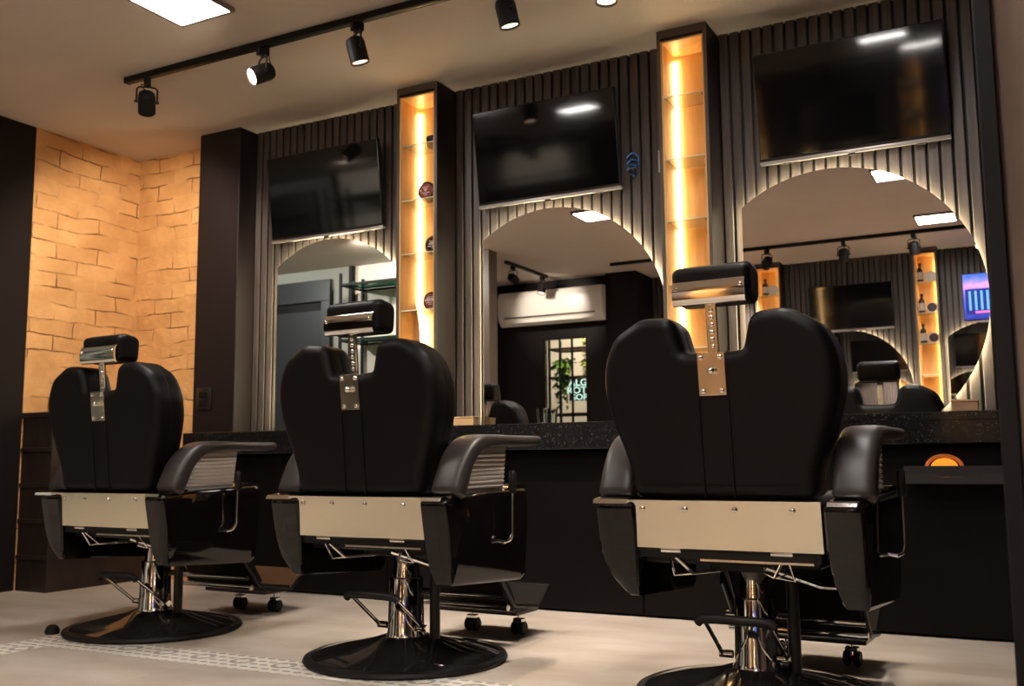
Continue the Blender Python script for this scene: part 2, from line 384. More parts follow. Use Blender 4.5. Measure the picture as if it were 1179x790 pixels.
# stairs at the foot of the brick wall
st = MB(); rs = .2
for i in range(5):
    y0, y1 = 3.705 + i*.155, 3.705 + (i+1)*.155; zt = 1.0 - i*.2
    st.bx(-5.158, -4.90, y0, min(y1, 4.474), 0, zt - .03)
    st.bx(-5.158, -4.885, y0 - .012, min(y1, 4.474), zt - .03, zt, .004, 1)
    if i: st.bx(-5.158, -4.888, 3.697, 3.7049, zt - .025, zt, .002, 1)
tag(st.build('stairs', M['stairs'], smooth=False), 'dark wooden stairs against the orange brick wall, behind the left chair', 'stairs')

# ------------------------------------------------------------------ counter and cabinets
o = MB(); o.bx(-4.43, .3, 4.215, 4.424, .845, .88, .003, 1); o.bx(-4.43, .3, 4.215, 4.245, .755, .846, .003, 1)
tag(o.build('countertop', M['granite'], smooth=False), 'long speckled black granite countertop under the mirrors', 'countertop')
cabs = [(-4.42, -3.02, 'black base cabinet under the counter beside the brick wall, behind the left chair'),
        (-3.02, -1.62, 'black base cabinet under the middle of the counter, behind the middle chair'),
        (-1.62, .28, 'black base cabinet at the right end of the counter, under the amber light')]
for x0, x1, lb in cabs:
    t = thing('base_cabinet', lb, 'cabinet', ((x0+x1)/2, 4.36, 0), 0, 'base cabinets under the granite counter'); hw = (x1-x0)/2
    b = MB(); b.bx(-hw+.001, hw-.001, -.055, .06, .05, .754); b.bx(-hw+.001, hw-.001, -.04, .06, 0, .05); b.build('carcass', M['cabinet'], t, smooth=False)
    n = 2
    for k in range(n):
        a = -hw + 2*hw*k/n
        b = MB(); b.bx(a+.003, a+2*hw/n-.003, -.075, -.056, .012, .745, .002, 1); b.build('door', M['cabinet'], t, smooth=False)
# pull-out ledge of the last cabinet, with the amber light behind it
b = MB(); b.prism(fillet([(.17, .600), (.63, .600), (.63, .640, .01), (.44, .640), (.41, .626, .01), (.32, .626, .01), (.28, .640), (.17, .640, .01)]), XZ, -.215, -.165); b.bx(.19, .62, -.165, -.076, .605, .625); b.bx(.18, .63, -.135, -.120, .626, .668)
b.build('pullout_ledge', M['slat_back'], t)
t = thing('amber_light', 'round glowing amber light, half hidden, under the right end of the granite counter', 'light', (-.343, 4.262, .660))
b = MB(); b.cyl((0, .012, 0), (0, -.008, 0), .040, .036, 32, .004); b.bm.transform(Matrix.Diagonal((1.3, 1, 1, 1))); b.build('lens', M['amber'], t)
b = MB(); b.tube([(.065*cos(a), 0, .048*sin(a)) for a in [2*pi*k/32 for k in range(32)]], .007, 8, closed=True); b.build('rim', M['amber_rim'], t)

# ------------------------------------------------------------------ shelf columns
tin_spots = []
def shelf_column(x0, x1, yf, yb, zs, z0, label, group='lit shelf columns', sgn=1):
    # built facing -Y around its own origin (centre bottom of the front); sgn -1 turns it round
    w = x1 - x0; hw = w/2; d = abs(yb - yf); h = H - .003 - z0
    t = thing('shelf_column', label, 'shelf', ((x0+x1)/2, yf, z0), 0 if sgn > 0 else pi, group)
    T = .016
    b = MB(); b.bx(-hw, -hw+T, 0, d, 0, h); b.bx(hw-T, hw, 0, d, 0, h); b.bx(-hw+T, hw-T, 0, d, h-.05, h); b.bx(-hw+T, hw-T, 0, d, 0, .03); b.bx(-hw+T, hw-T, d-.012, d, .03, h-.05)
    b.build('carcass', M['col_black'], t, smooth=False)
    i = hw - T; e = .008
    b = MB(); b.bx(-i, -i+e, .001, d-.013, .031, h-.051); b.bx(i-e, i, .001, d-.013, .031, h-.051); b.bx(-i+e, i-e, .001, d-.013, h-.059, h-.051); b.bx(-i+e, i-e, d-.021, d-.013, .031, h-.059)
    b.build('lining', M['oak'], t, smooth=False)
    b = MB()
    for xa in (-hw, hw-T): b.bx(xa, xa+T, -.003, 0, 0, h)
    b.bx(-hw+T, hw-T, -.003, 0, h-.035, h); b.build('edge_trim', M['frame_dark'], t, smooth=False)
    b = MB(); xl = (-i+e+.001) if sgn > 0 else -i+e+.001
    b.bx(xl, xl+.012, d-.032, d-.022, .06, h-.09); b.build('led_strip', M['led_amber'], t, smooth=False)
    for z in zs:
        b = MB(); b.bx(-i+e+.001, i-e-.001, .012, d-.034, z-z0-.006, z-z0, .001, 1); g = b.build('glass_shelf', M['glass'], t, smooth=False)
        b = MB(); b.bx(-i+e+.001, i-e-.001, .0095, .0118, z-z0-.006, z-z0); b.build('glass_edge', M['glass_edge'], g, smooth=False)
        b = MB()
        for sx in (-1, 1):
            for yy in (.03, d-.05): b.cyl((sx*(i-e-.001), yy, z-z0-.010), (sx*(i-e-.014), yy, z-z0-.010), .0035, n=10)
        b.build('shelf_peg', M['chrome'], g)
    return t
ZS = [2.38, 2.08, 1.79, 1.49, 1.20]
shelf_column(-2.945, -2.692, 4.245, 4.452, ZS, .881, 'tall shelf column with amber lit oak niche and round tins, right of the left mirror')
shelf_column(-1.475, -1.237, 4.245, 4.452, ZS, .881, 'tall black shelf column with amber lit oak niche and empty glass shelves, behind the right chair')
OZ = [2.37, 2.07, 1.78, 1.48]
shelf_column(-2.50, -2.24, -1.27, -1.478, OZ, .001, 'lit shelf column of the opposite wall, seen small at the left edge of the right mirror', sgn=-1)
shelf_column(-.985, -.765, -1.27, -1.478, OZ, .001, 'lit shelf column of the opposite wall with three rows of bottles, seen in the right mirror', sgn=-1)

# products
def tin(x, y, z, r, label, mt='tin', rot=0):
    t = thing('pomade_tin', label, 'tin', (x, y, z), rot, 'round tins on the lit shelves')
    b = MB(); b.cyl((0, -.022, r), (0, .022, r), r, n=36, bev=.004); b.build('can', M[mt], t)
    b = MB(); b.cyl((0, -.0235, r), (0, -.022, r), r*.80, n=36); lb = b.build('label_disc', M['tin_red'] if mt == 'tin' else M['tin'], t)
    b = MB()
    for k, (w_, zz, hh) in enumerate([(.46, .46, .10), (.62, .22, .14), (.84, -.02, .24), (.62, -.30, .14), (.3, -.52, .10)]):
        n = max(2, int(w_*7))
        for q in range(n):
            if random.random() < .12: continue
            x0 = -w_*r*.82 + 2*w_*r*.82*q/n
            b.bx(x0, x0 + 2*w_*r*.82/n*.72, -.0250, -.0236, r + zz*r*.8, r + (zz+hh)*r*.8)
    b.build('lettering', M['pink'], lb, smooth=False)
    return t
t = thing('pomade_jar', 'low dark jar on the topmost glass shelf of the left shelf column', 'jar', (-2.775, 4.345, 2.3805), 0, 'round tins on the lit shelves')
b = MB(); b.lathe([(.036, 0), (.040, .004), (.040, .028), (.037, .030)], 32); b.build('jar_body', M['tin'], t)
b = MB(); b.lathe([(.041, .030), (.042, .033), (.042, .050), (.039, .053)], 32); b.build('lid', M['black_plastic'], t)
tin(-2.805, 4.335, 2.0805, .052, 'large dark red round tin on the second glass shelf of the left column')
tin(-2.765, 4.335, 1.7905, .048, 'black round tin on the third glass shelf of the left column', 'tin_red')
tin(-2.775, 4.335, 1.4905, .048, 'red brown round tin on the fourth glass shelf of the left column')
def bottle(x, y, z, h, label, dark=True):
    t = thing('bottle', label, 'bottle', (x, y, z), 0, 'bottles on the opposite lit shelves')
    r = .030
    b = MB(); b.lathe([(r*.9, 0), (r, .004), (r, h*.62), (r*.8, h*.72), (r*.38, h*.78), (r*.36, h*.86)], 24); b.build('bottle_body', M['bottle'], t)
    b = MB(); b.lathe([(r*.5, h*.86), (r*.5, h*.98), (r*.4, h)], 20); b.build('cap', M['black_plastic'], t)
    b = MB(); b.rings([[(1.01*r*cos(a), 1.01*r*sin(a), zz) for a in [2*pi*k/24 for k in range(24)]] for zz in (h*.14, h*.52)], cap=False); b.build('label_band', M['label_cream'], t)
    return t
rows = ['top', 'second', 'third']
for k, z in enumerate(OZ[:3]):
    bottle(-.925, -1.34, z+.0005, .19, 'dark bottle with a cream label on the %s lit shelf, reflected in the right mirror' % rows[k])
    t = thing('round_jar', 'pale round jar beside the bottle on the %s lit shelf, reflected in the right mirror' % rows[k], 'jar', (-.835, -1.34, z+.0005), 0, 'jars on the opposite lit shelves')
    b = MB(); b.cyl((0, -.022, .052), (0, .022, .052), .052, n=32, bev=.004); b.build('jar_body', M['label_cream'] if k == 0 else M['ribbed'], t)
    b = MB(); b.cyl((0, .0225, .052), (0, .028, .052), .042, n=32); b.build('lid', M['white'] if k == 0 else M['tin'], t)
bottle(-2.41, -1.34, OZ[0]+.0005, .175, 'dark bottle on the small lit shelf at the left edge of the right mirror')
t = thing('round_jar', 'white round jar on the small lit shelf at the left edge of the right mirror', 'jar', (-2.325, -1.34, OZ[0]+.0005), 0, 'jars on the opposite lit shelves')
b = MB(); b.cyl((0, -.022, .052), (0, .022, .052), .052, n=32, bev=.004); b.build('jar_body', M['white'], t)
b = MB(); b.cyl((0, .0225, .052), (0, .028, .052), .042, n=32); b.build('lid', M['white'], t)

# ------------------------------------------------------------------ mirrors
R = .617; CZ = 1.35; CUT = -.378; BOT = .882
def mirror_poly(r, cut, bot):
    a0 = math.acos(max(-1, cut/r)); th_b = math.asin((bot-CZ)/r)
    pts = []; n = 72
    for k in range(n+1):
        a = th_b + (a0 - th_b)*k/n; pts.append((r*cos(a), CZ + r*sin(a)))
    pts.append((cut, bot)); return pts
def wall_mirror(x, y, label, sgn=1):
    t = thing('wall_mirror', label, 'mirror', (x, y, 0), 0 if sgn > 0 else pi, 'round topped mirrors with a light halo')
    f = XZ
    fl = -1 if sgn < 0 else 1   # opposite ones turn round, so mirror the outline to keep the cut side
    P = [(fl*u, v) for u, v in mirror_poly(R, CUT, BOT)]
    b = MB(); b.prism(P, f, 0, .005); b.build('mirror_glass', M['mirror'], t, smooth=False)
    Q = [(fl*u, v) for u, v in mirror_poly(R-.012, CUT+.012, BOT+.012)]; Q2 = [(fl*u, v) for u, v in mirror_poly(R-.022, CUT+.022, BOT+.022)]
    b = MB(); b.prism(Q2, f, .0055, .033); b.build('backing', M['matte_black'], t, smooth=False)
    b = MB()
    n = len(Q)
    for i in range(n-2):
        b.rings([[f(*Q[i], .010), f(*Q[i+1], .010), f(*Q2[i+1], .010), f(*Q2[i], .010)], [f(*Q[i], .030), f(*Q[i+1], .030), f(*Q2[i+1], .030), f(*Q2[i], .030)]])
    i = n-2
    b.rings([[f(*Q[i], .010), f(*Q[i+1], .010), f(*Q2[i+1], .010), f(*Q2[i], .010)], [f(*Q[i], .030), f(*Q[i+1], .030), f(*Q2[i+1], .030), f(*Q2[i], .030)]])
    b.build('led_strip', M['led_white'], t, smooth=False)
    return t
wall_mirror(-3.505, 4.385, 'arched backlit mirror behind the left and middle chairs, reflecting the dark door')
wall_mirror(-2.120, 4.385, 'arched backlit mirror between the two lit shelf columns, reflecting the air conditioner')
wall_mirror(-.762, 4.385, 'large round topped backlit mirror at the right, reflecting the opposite wall')
wall_mirror(-1.66, -1.408, 'backlit mirror of the opposite wall, below the dark television, seen in the right mirror', -1)
wall_mirror(-.345, -1.408, 'backlit mirror of the opposite wall, below the lit blue television, seen in the right mirror', -1)

# ------------------------------------------------------------------ televisions
def tv(x, y, z, label, sgn=1, lit=False, w=.795, h=.49, tilt=5.5):
    t = thing('television', label, 'television', (x, y, z), 0 if sgn > 0 else pi, 'televisions above the mirrors')
    rot = Matrix.Rotation(radians(tilt), 4, 'X')       # top leans into the room
    def part(o):
        o.data.transform(rot); return o
    b = MB(); b.bx(-w/2, w/2, 0, .028, -h/2, h/2, .004, 2); body = part(b.build('housing', M['bezel'], t))
    b = MB(); b.bx(-w/2+.006, w/2-.006, -.0012, -.0001, -h/2+.018, h/2-.006); s_ = part(b.build('screen', M['city'] if lit else M['screen'], t, smooth=False))
    b = MB(); b.bx(-w/2, w/2, -.003, .027, -h/2-.010, -h/2+.006, .003, 2); part(b.build('bottom_bar', M['tv_bar'], t))
    b = MB(); b.bx(-.016, .016, -.002, .012, -h/2-.020, -h/2-.0105, .002, 1); part(b.build('infrared_receiver', M['black_plastic'], t))
    b = MB()
    for k, q in enumerate((-.014, -.006, .003, .011)): b.bx(q, q+.005, -.0042, -.0031, -h/2-.006, -h/2-.0005)
    part(b.build('maker_mark', M['label_cream'], t, smooth=False))
    for sx in (-.28, .28):
        b = MB(); b.bx(sx-.02, sx+.02, .004, .02, -h/2-.016, -h/2-.0105, .002, 1); part(b.build('foot_socket', M['black_plastic'], t))
    b = MB(); b.bx(-.16, .16, .03, .045, -.14, .14); b.bx(-.05, .05, .045, .075, -.10, .04); part(b.build('wall_bracket', M['matte_black'], t, smooth=False))
    if lit:
        b = MB()                                       # a columned building under a dusk sky
        b.prism([(-.34, .04), (-.12, .15), (.10, .04)], XZ, -.0035, -.0014); b.bx(-.33, .09, -.0035, -.0014, -.16, -.02)
        b.bx(.11, .38, -.0035, -.0014, -.16, .08); part(b.build('picture_buildings', M['city_dark'], s_, smooth=False))
        b = MB()
        for k in range(9): b.bx(-.32+k*.047, -.305+k*.047, -.005, -.0036, -.08, .03)
        for k in range(5): b.bx(.13+k*.05, .15+k*.05, -.005, -.0036, -.12, .06)
        b.bx(-.33, .09, -.005, -.0036, .03, .04); b.cyl((-.12, -.005, .085), (-.12, -.0036, .085), .025, n=20)
        part(b.build('picture_lights', M['city_lit'], s_, smooth=False))
        b = MB(); b.bx(-.13, -.06, -.005, -.0036, -.15, -.10); b.bx(.18, .30, -.005, -.0036, -.15, -.13); b.bx(-.30, -.2, -.005, -.0036, -.185, -.17)
        part(b.build('picture_signs', M['city_pink'], s_, smooth=False))
    return t
tv(-3.52, 4.340, 2.235, 'dark television above the left mirror, nearest the brick wall', tilt=7.2)
tv(-2.118, 4.340, 2.262, 'dark television above the middle mirror, between the two lit shelf columns', tilt=8.3)
tv(-.648, 4.340, 2.272, 'dark television above the right mirror, rightmost of the three', tilt=9.2)
tv(-1.585, -1.35, 2.19, 'dark television of the opposite wall, seen in the right mirror', -1, w=.80, h=.45)
tv(-.165, -1.35, 2.19, 'lit television with a blue city picture, at the right edge of the right mirror', -1, True, w=.80, h=.45)
t = thing('cable_bundle', 'blue and black cables hanging out beside the middle television', 'cable', (-1.655, 4.40, 2.13))
rc = random.Random(3)
for k in range(6):
    b = MB(); z0 = .045 - .016*k
    b.tube([(-.05, .022, z0), (-.02, .004 - .004*k, z0 + .012), (.004 + .003*k, -.014 + rc.uniform(-.006, .006), z0 + rc.uniform(-.004, .012)), (.026 - .003*k + rc.uniform(-.012, .006), -.008, z0 - .012 + rc.uniform(-.02, .01)), (.012 + rc.uniform(-.01, .012), .004, z0 - .030 + rc.uniform(-.02, .02)), (-.01, .010, z0 - .030 + rc.uniform(-.03, .02)), (-.035, .026, z0 - .02)], .0032, 8)
    b.build('blue_cable' if k % 2 == 0 else 'black_cable', M['blue_plastic'] if k % 2 == 0 else M['black_plastic'], t)
# small wall plates
t = thing('wall_socket', 'black double socket plate low on the left end column', 'socket', (-4.335, 4.2848, 1.08))
b = MB(); b.bx(-.06, .06, -.009, 0, -.065, .065, .004, 2); p_ = b.build('plate', M['outlet'], t)
b = MB(); b.bx(-.035, .035, -.012, -.0092, -.04, -.005, .002, 1); b.bx(-.035, .035, -.012, -.0092, .008, .043, .002, 1); b.build('outlet_module', M['black_plastic'], t)
t = thing('wall_switch', 'slim dark switch plate on the slats beside the right shelf column', 'switch', (-1.525, 4.4245, 2.13))
b = MB(); b.bx(-.018, .018, -.008, 0, -.055, .055, .003, 2); b.build('plate', M['tv_bar'], t)
b = MB(); b.bx(-.009, .009, -.012, -.0082, -.035, .035, .002, 1); b.build('rocker', M['bezel'], t)

# things on the counter
t = thing('wooden_box', 'small brown wooden box on the counter at the right end of the right mirror', 'box', (-.257, 4.30, .8805), 0)
b = MB(); b.bx(-.048, .048, -.03, .03, 0, .036, .002, 1); b.build('box_body', M['box_wood'], t)
b = MB(); b.bx(-.050, .050, -.032, .032, .0365, .046, .002, 1); b.build('lid', M['box_wood'], t)
t = thing('wooden_box', 'small pale wooden box on the counter right of the middle chair back', 'box', (-2.552, 4.30, .8805), 0)
b = MB(); b.bx(-.058, .058, -.03, .03, 0, .036, .002, 1); b.build('box_body', M['box_pale'], t)
b = MB(); b.bx(-.060, .060, -.032, .032, .0365, .045, .002, 1); b.build('lid', M['box_pale'], t)
t = tag(MB().lathe([(.024, 0), (.026, .002), (.031, .075), (.029, .075), (.024, .008), (.001, .006)], 28).build('drinking_glass', M['glass']), 'clear drinking glass on the counter in front of the middle mirror', 'glass')
t.location = (-2.14, 4.335, .8805)

# ------------------------------------------------------------------ lights on the ceiling
def panel(x, y, label):
    t = thing('ceiling_light', label, 'light', (x, y, H), 0, 'square ceiling panel lights'); s = .16
    b = MB()
    b.bx(-s, s, -s, -s+.014, -.022, -.0005); b.bx(-s, s, s-.014, s, -.022, -.0005); b.bx(-s, -s+.014, -s+.014, s-.014, -.022, -.0005); b.bx(s-.014, s, -s+.014, s-.014, -.022, -.0005)
    b.build('frame', M['panel_frame'], t, smooth=False)
    b = MB(); b.bx(-s+.0145, s-.0145, -s+.0145, s-.0145, -.018, -.002); b.build('diffuser', M['panel_light'], t, smooth=False)
panel(-3.18, 2.94, 'square white ceiling light at the top left of the picture')
panel(-3.08, 1.50, 'square white ceiling light reflected at the top of the middle mirror')
panel(-.78, 1.54, 'larger white ceiling light reflected in the right mirror, the upper of two')
panel(-.66, -.03, 'white ceiling light reflected in the right mirror near the track, the lower of two')
panel(-.70, 2.94, 'added square white ceiling light above the right chair, out of frame')  # invented panel beyond the frame, an added source

def track(name_label, p0, p1):
    t = thing('light_track', name_label, 'track', p0)
    d = Vector(p1) - Vector(p0); L = d.length; ang = math.atan2(d.y, d.x); t.rotation_euler = (0, 0, ang)
    b = MB(); b.bx(0, L, -.018, .018, -.032, -.0005, .002, 1); b.build('rail', M['matte_black'], t, smooth=False)
    b = MB(); b.bx(-.004, 0, -.019, .019, -.033, -.0005); b.bx(L, L+.004, -.019, .019, -.033, -.0005); b.build('end_cap', M['black_plastic'], t, smooth=False)
    b = MB(); b.bx(.01, L-.01, -.004, .004, -.0335, -.0321); b.build('slot', M['bezel'], t, smooth=False)
track('long black light track over the chairs', (-4.08, 3.43, H), (-.95, 3.43, H))
track('black light track of the opposite wall, crossing the right mirror', (-3.76, -.46, H), (.5, -.46, H))
track('short black light track reflected at the left of the middle mirror', (-4.62, .20, H), (-4.62, -.72, H))

def spotlight(x, y, target, label, energy, lens='lens_dim', group='spotlights on the light tracks', size=62, dist=.125, col=(1., .88, .74)):
    t = thing('spotlight', label, 'spotlight', (x, y, H-.033), 0, group)
    piv = Vector((0, 0, -dist)); d = (Vector(target) - Vector((x, y, H-.033)) - piv).normalized()
    yaw = math.atan2(d.y, d.x); side = Vector((-sin(yaw), cos(yaw), 0))
    b = MB(); b.box((0, 0, -.019), (.055, .034, .036), .003, 1, Matrix.Rotation(yaw, 4, 'Z')); b.cyl((0, 0, -.037), (0, 0, -.045), .012); b.build('adapter', M['matte_black'], t)
    b = MB()
    b.tube([(0, 0, -.045), side*.040 + Vector((0, 0, -.048)), side*.050 + Vector((0, 0, -.060)), side*.050 + piv], .0045, 8)
    b.tube([(0, 0, -.045), side*-.040 + Vector((0, 0, -.048)), side*-.050 + Vector((0, 0, -.060)), side*-.050 + piv], .0045, 8)
    b.build('bracket', M['matte_black'], t)
    a0 = piv - d*.058; a1 = piv + d*.062
    b = MB(); q = d.to_track_quat('Z', 'Y').to_matrix().to_4x4()
    c2 = bmesh.new()
    tmp = MB(); tmp.lathe([(.001, -.060), (.022, -.058), (.038, -.048), (.043, -.030), (.043, .062), (.0385, .062), (.0385, .046), (.001, .046)], 32)
    me = bpy.data.meshes.new('t'); tmp.bm.to_mesh(me); tmp.bm.free(); c2.from_mesh(me); bpy.data.meshes.remove(me)
    c2.transform(Matrix.Translation(piv) @ q); b.add(c2); can = b.build('can', M['matte_black'], t)
    b = MB(); b.cyl(piv + side*.043, piv + side*.060, .007, n=14); b.cyl(piv - side*.043, piv - side*.060, .007, n=14); b.build('tilt_knob', M['black_plastic'], t)
    b = MB(); b.cyl(piv + d*.047, piv + d*.053, .0375, n=28); b.build('lens', M[lens], t)
    b = MB(); e = piv - d*.050 + Vector((0, 0, .012))
    b.tube([(0.01, 0, -.040), side*.030 + Vector((0, 0, -.052)) - d*.02, side*.020 + (e*.6) + Vector((0, 0, -.01)), e], .003, 8); b.build('cord', M['black_plastic'], t)
    if energy:
        L = bpy.data.lights.new('bulb', 'SPOT'); L.energy = energy; L.spot_size = radians(size); L.spot_blend = .6; L.shadow_soft_size = .03; L.color = col
        lo = bpy.data.objects.new('bulb', L); C.objects.link(lo); lo.parent = t; lo.location = piv + d*.066
        lo.rotation_euler = d.to_track_quat('-Z', 'Y').to_euler()
    return t
spotlight(-3.93, 3.43, (-4.95, 4.40, 1.55), 'black spotlight at the left end of the track, aimed at the brick wall', 43, col=(1., .82, .60), size=95)
spotlight(-3.155, 3.43, (-3.95, 1.9, 1.6), 'black spotlight with a bright lens facing the camera', 70, 'lens_on')
spotlight(-2.60, 3.43, (-2.35, 3.80, .9), 'black spotlight pointing down, in front of the left shelf column', 55)
spotlight(-1.835, 3.43, (-1.6, 3.75, .9), 'black spotlight pointing down above the middle television, cut by the top edge', 55)
spotlight(-1.393, 3.43, (-1.38, 3.38, .3), 'black spotlight showing only its bottom rim, above the right shelf column', 55)
spotlight(-2.175, -.46, (-2.9, -1.45, 1.6), 'black spotlight seen end on, leftmost on the track in the right mirror', 190)
spotlight(-1.48, -.46, (-1.50, -.80, .4), 'black spotlight pointing straight down, above the dark television in the right mirror', 120)
spotlight(-.882, -.46, (-.80, -1.0, .8), 'black spotlight in front of the bottle shelves in the right mirror', 120)
spotlight(-.345, -.46, (-.5, .6, .9), 'glowing spotlight at the right edge of the right mirror', 45, 'lens_on')
spotlight(-4.62, -.62, (-4.75, -.2, 1.2), 'black spotlight on the short track in the middle mirror', 30)
spotlight(-4.62, .05, (-4.62, -.85, 2.35), 'added black spotlight near the start of the short track, brightening the air conditioner', 22)  # extra spotlight added only to brighten the air conditioner

# ------------------------------------------------------------------ barber chair
def make_chair(label):
    t = thing('barber_chair', label, 'barber chair', (0, 0, 0), 0, 'black barber chairs facing the mirrors')
    # base
    b = MB(); b.lathe([(.335, 0), (.358, .002), (.364, .010), (.360, .020), (.345, .026), (.335, .024)], 96); base_rim = b.build('base_ring', M['rubber'], t)
    b = MB(); b.lathe([(.334, .006), (.340, .022), (.31, .033), (.24, .048), (.16, .064), (.11, .077), (.086, .085), (.078, .086)], 96); b.build('base_plate', M['black_chrome'], t)
    # column
    b = MB(); b.lathe([(.074, .082), (.072, .088), (.066, .100), (.0605, .285), (.057, .290), (.046, .291)], 40); b.build('column', M['chrome'], t)
    b = MB(); b.lathe([(.049, .290), (.0475, .298), (.0425, .378), (.040, .382), (.017, .384), (.017, .455)], 32); b.build('piston', M['chrome'], t)
    b = MB(); b.lathe([(.0, .0), (.019, .0), (.019, .28), (.0, .28)], 24, (.105, .03, .075)); b.cyl((.06, .02, .24), (.105, .03, .24), .012); b.build('hydraulic_cylinder', M['black_plastic'], t)
    # foot pump
    for sx in (-1, 1):
        b = MB(); b.cyl((sx*.068, -.02, .118), (sx*.108, -.02, .118), .012, n=16); b.tube([(sx*.098, -.01, .112), (sx*.098, -.035, .125), (sx*.094, -.18, .232), (sx*.088, -.195, .240)], .0065, 10)
        pp = b.build('pump_arm', M['chrome'], t)
    b = MB(); b.tube([(-.112, -.195, .232), (-.10, -.198, .243), (-.06, -.205, .247), (0, -.208, .248), (.06, -.205, .247), (.10, -.198, .243), (.112, -.195, .232)], .0135, 12); b.build('pump_grip', M['rubber'], t)
    # under frame, seat
    b = MB(); b.bx(-.255, .255, -.22, .22, .40, .452, .006, 1); b.bx(-.10, .10, -.12, .12, .372, .402, .004, 1); b.build('seat_frame', M['black_plastic'], t)
    b = MB(); pillow(b, fillet([(-.258, -.235, .03), (.258, -.235, .03), (.258, .30, .06), (-.258, .30, .06)]), .455, .60, .04, XY); b.build('seat', M['leather'], t)
    for sx in (-1, 1):
        b = MB(); b.tube([(sx*.17, -.26, .442), (sx*.12, -.20, .372), (sx*.06, -.10, .375)], .005, 8); b.tube([(sx*.17, -.26, .442), (sx*.175, -.20, .365), (sx*.12, -.20, .372)], .004, 8); b.cyl((sx*.19, -.26, .442), (sx*.13, -.26, .442), .009, n=12)
        b.build('recline_strut', M['chrome'], t)
    b = MB(); b.tube([(.10, -.22, .40), (.22, -.12, .345), (.275, -.05, .335)], .010, 10); b.build('tilt_rod', M['chrome'], t)
    # backrest
    tn = math.tan(radians(6.0)); y0 = -.285
    def lean(u, v, w): return (u, y0 + w - (v-.585)*tn, v)
    half = [(.0, .588), (.268, .588, .045), (.276, .68, .3), (.316, .79, .3), (.345, .89, .3), (.342, .985, .2), (.302, 1.064, .09), (.212, 1.114, .09), (.112, 1.108, .052), (.086, 1.006, .018), (.0, 1.001)]
    full = [p for p in half] + [(-p[0], *p[1:]) for p in half[-2:0:-1]]
    out = fillet(full, 6)
    b = MB(); pillow(b, out, 0., .0775, .036, lean, 6, .003); bk = b.build('backrest', M['leather'], t, ang=60)
    fh = [(p[0], p[1], p[2]*1.15 if len(p) > 2 else 0) if len(p) > 2 else p for p in half]
    ff = fillet(fh + [(-p[0], *p[1:]) for p in fh[-2:0:-1]], 6)
    b = MB(); pillow(b, ff, .076, .162, .003, lean, 6, .046); b.build('back_cushion', M['leather'], t, ang=60)
    b = MB()
    for sx in (-1, 1): b.tube([lean(sx*.043, v, -.0005) for v in (.592, .66, .74, .82, .868)], .0028, 6)
    b.build('seam', M['piping'], bk)
    # bracket of the headrest
    b = MB(); b.prism(fillet([(-.040, .878, .004), (.040, .878, .004), (.040, .998, .004), (-.040, .998, .004)]), lean, -.006, .010, .001, 1); br = b.build('headrest_bracket', M['steel'], t)
    for u, v in ((-.028, .985), (.028, .985), (-.027, .890), (.027, .890)):
        b = MB(); b.sph(lean(u, v, -.008), .0075, (1, .6, 1)); b.build('bracket_screw', M['chrome'], br)
    b = MB(); b.cyl(lean(.004, .946, -.004), lean(.004, .946, -.018), .007, n=14); b.sph(lean(.004, .946, -.02), .010); b.build('clamp_knob', M['chrome'], br)
    b = MB(); b.prism([(-.016, .93), (.016, .93), (.016, 1.165), (-.016, 1.165)], lean, .022, .034, .002, 1); rod = b.build('headrest_bar', M['steel'], t)
    b = MB()
    for k in range(7): b.sph(lean(0, 1.018 + k*.0205, .0215), .0075, (1, .45, 1), 12, 8)
    b.build('bar_notch', M['chrome'], rod)
    # headrest
    def hd(u, v, w): return (w*.96, -.305 + u, 1.196 + v)
    sec = fillet([(-.020, -.052, .02), (.085, -.058, .028), (.092, .050, .036), (.02, .062, .034), (-.026, .048, .024)], 6)
    b = MB(); pillow(b, sec, -.120, .120, .022, hd, 5); b.build('headrest', M['leather'], t, ang=60)
    arc = [(-.3295 - .013*cos(radians(q)), 1.172 + .036*sin(radians(q))*1.0) for q in range(-80, 81, 16)]
    inn = [(y_ + .006, z_) for y_, z_ in arc[::-1]]
    b = MB(); b.prism(arc + inn, YZ, -.106, .106); hp = b.build('headrest_plate', M['chrome'], t, ang=50)
    for sx in (-1, 1):
        b = MB(); b.sph((sx*.095, -.3415, 1.184), .006); b.build('plate_screw', M['chrome'], hp)
    # steel plate across the bottom of the backrest
    b = MB(); b.prism(fillet([(-.276, .447, .004), (.276, .447, .004), (.276, .585, .004), (-.276, .585, .004)]), lambda u, v, w: (u, -.286 + w - (v-.585)*.13, v), -.006, .0, .001, 1); sp = b.build('back_plate', M['steel'], t)
    for u in (-.235, -.105, .04, .20):
        b = MB(); b.sph((u, -.291, .560), .0085, (1, .6, 1)); b.build('plate_bolt', M['chrome'], sp)
    b = MB(); b.bx(-.27, .27, -.265, -.250, .440, .586, .003, 1); b.bx(-.265, .265, -.262, -.215, .42, .45); b.build('back_hinge', M['black_plastic'], t)
    b = MB(); b.bx(-.08, .24, -.245, -.240, .412, .437); b.build('under_plate', M['steel'], t, smooth=False)
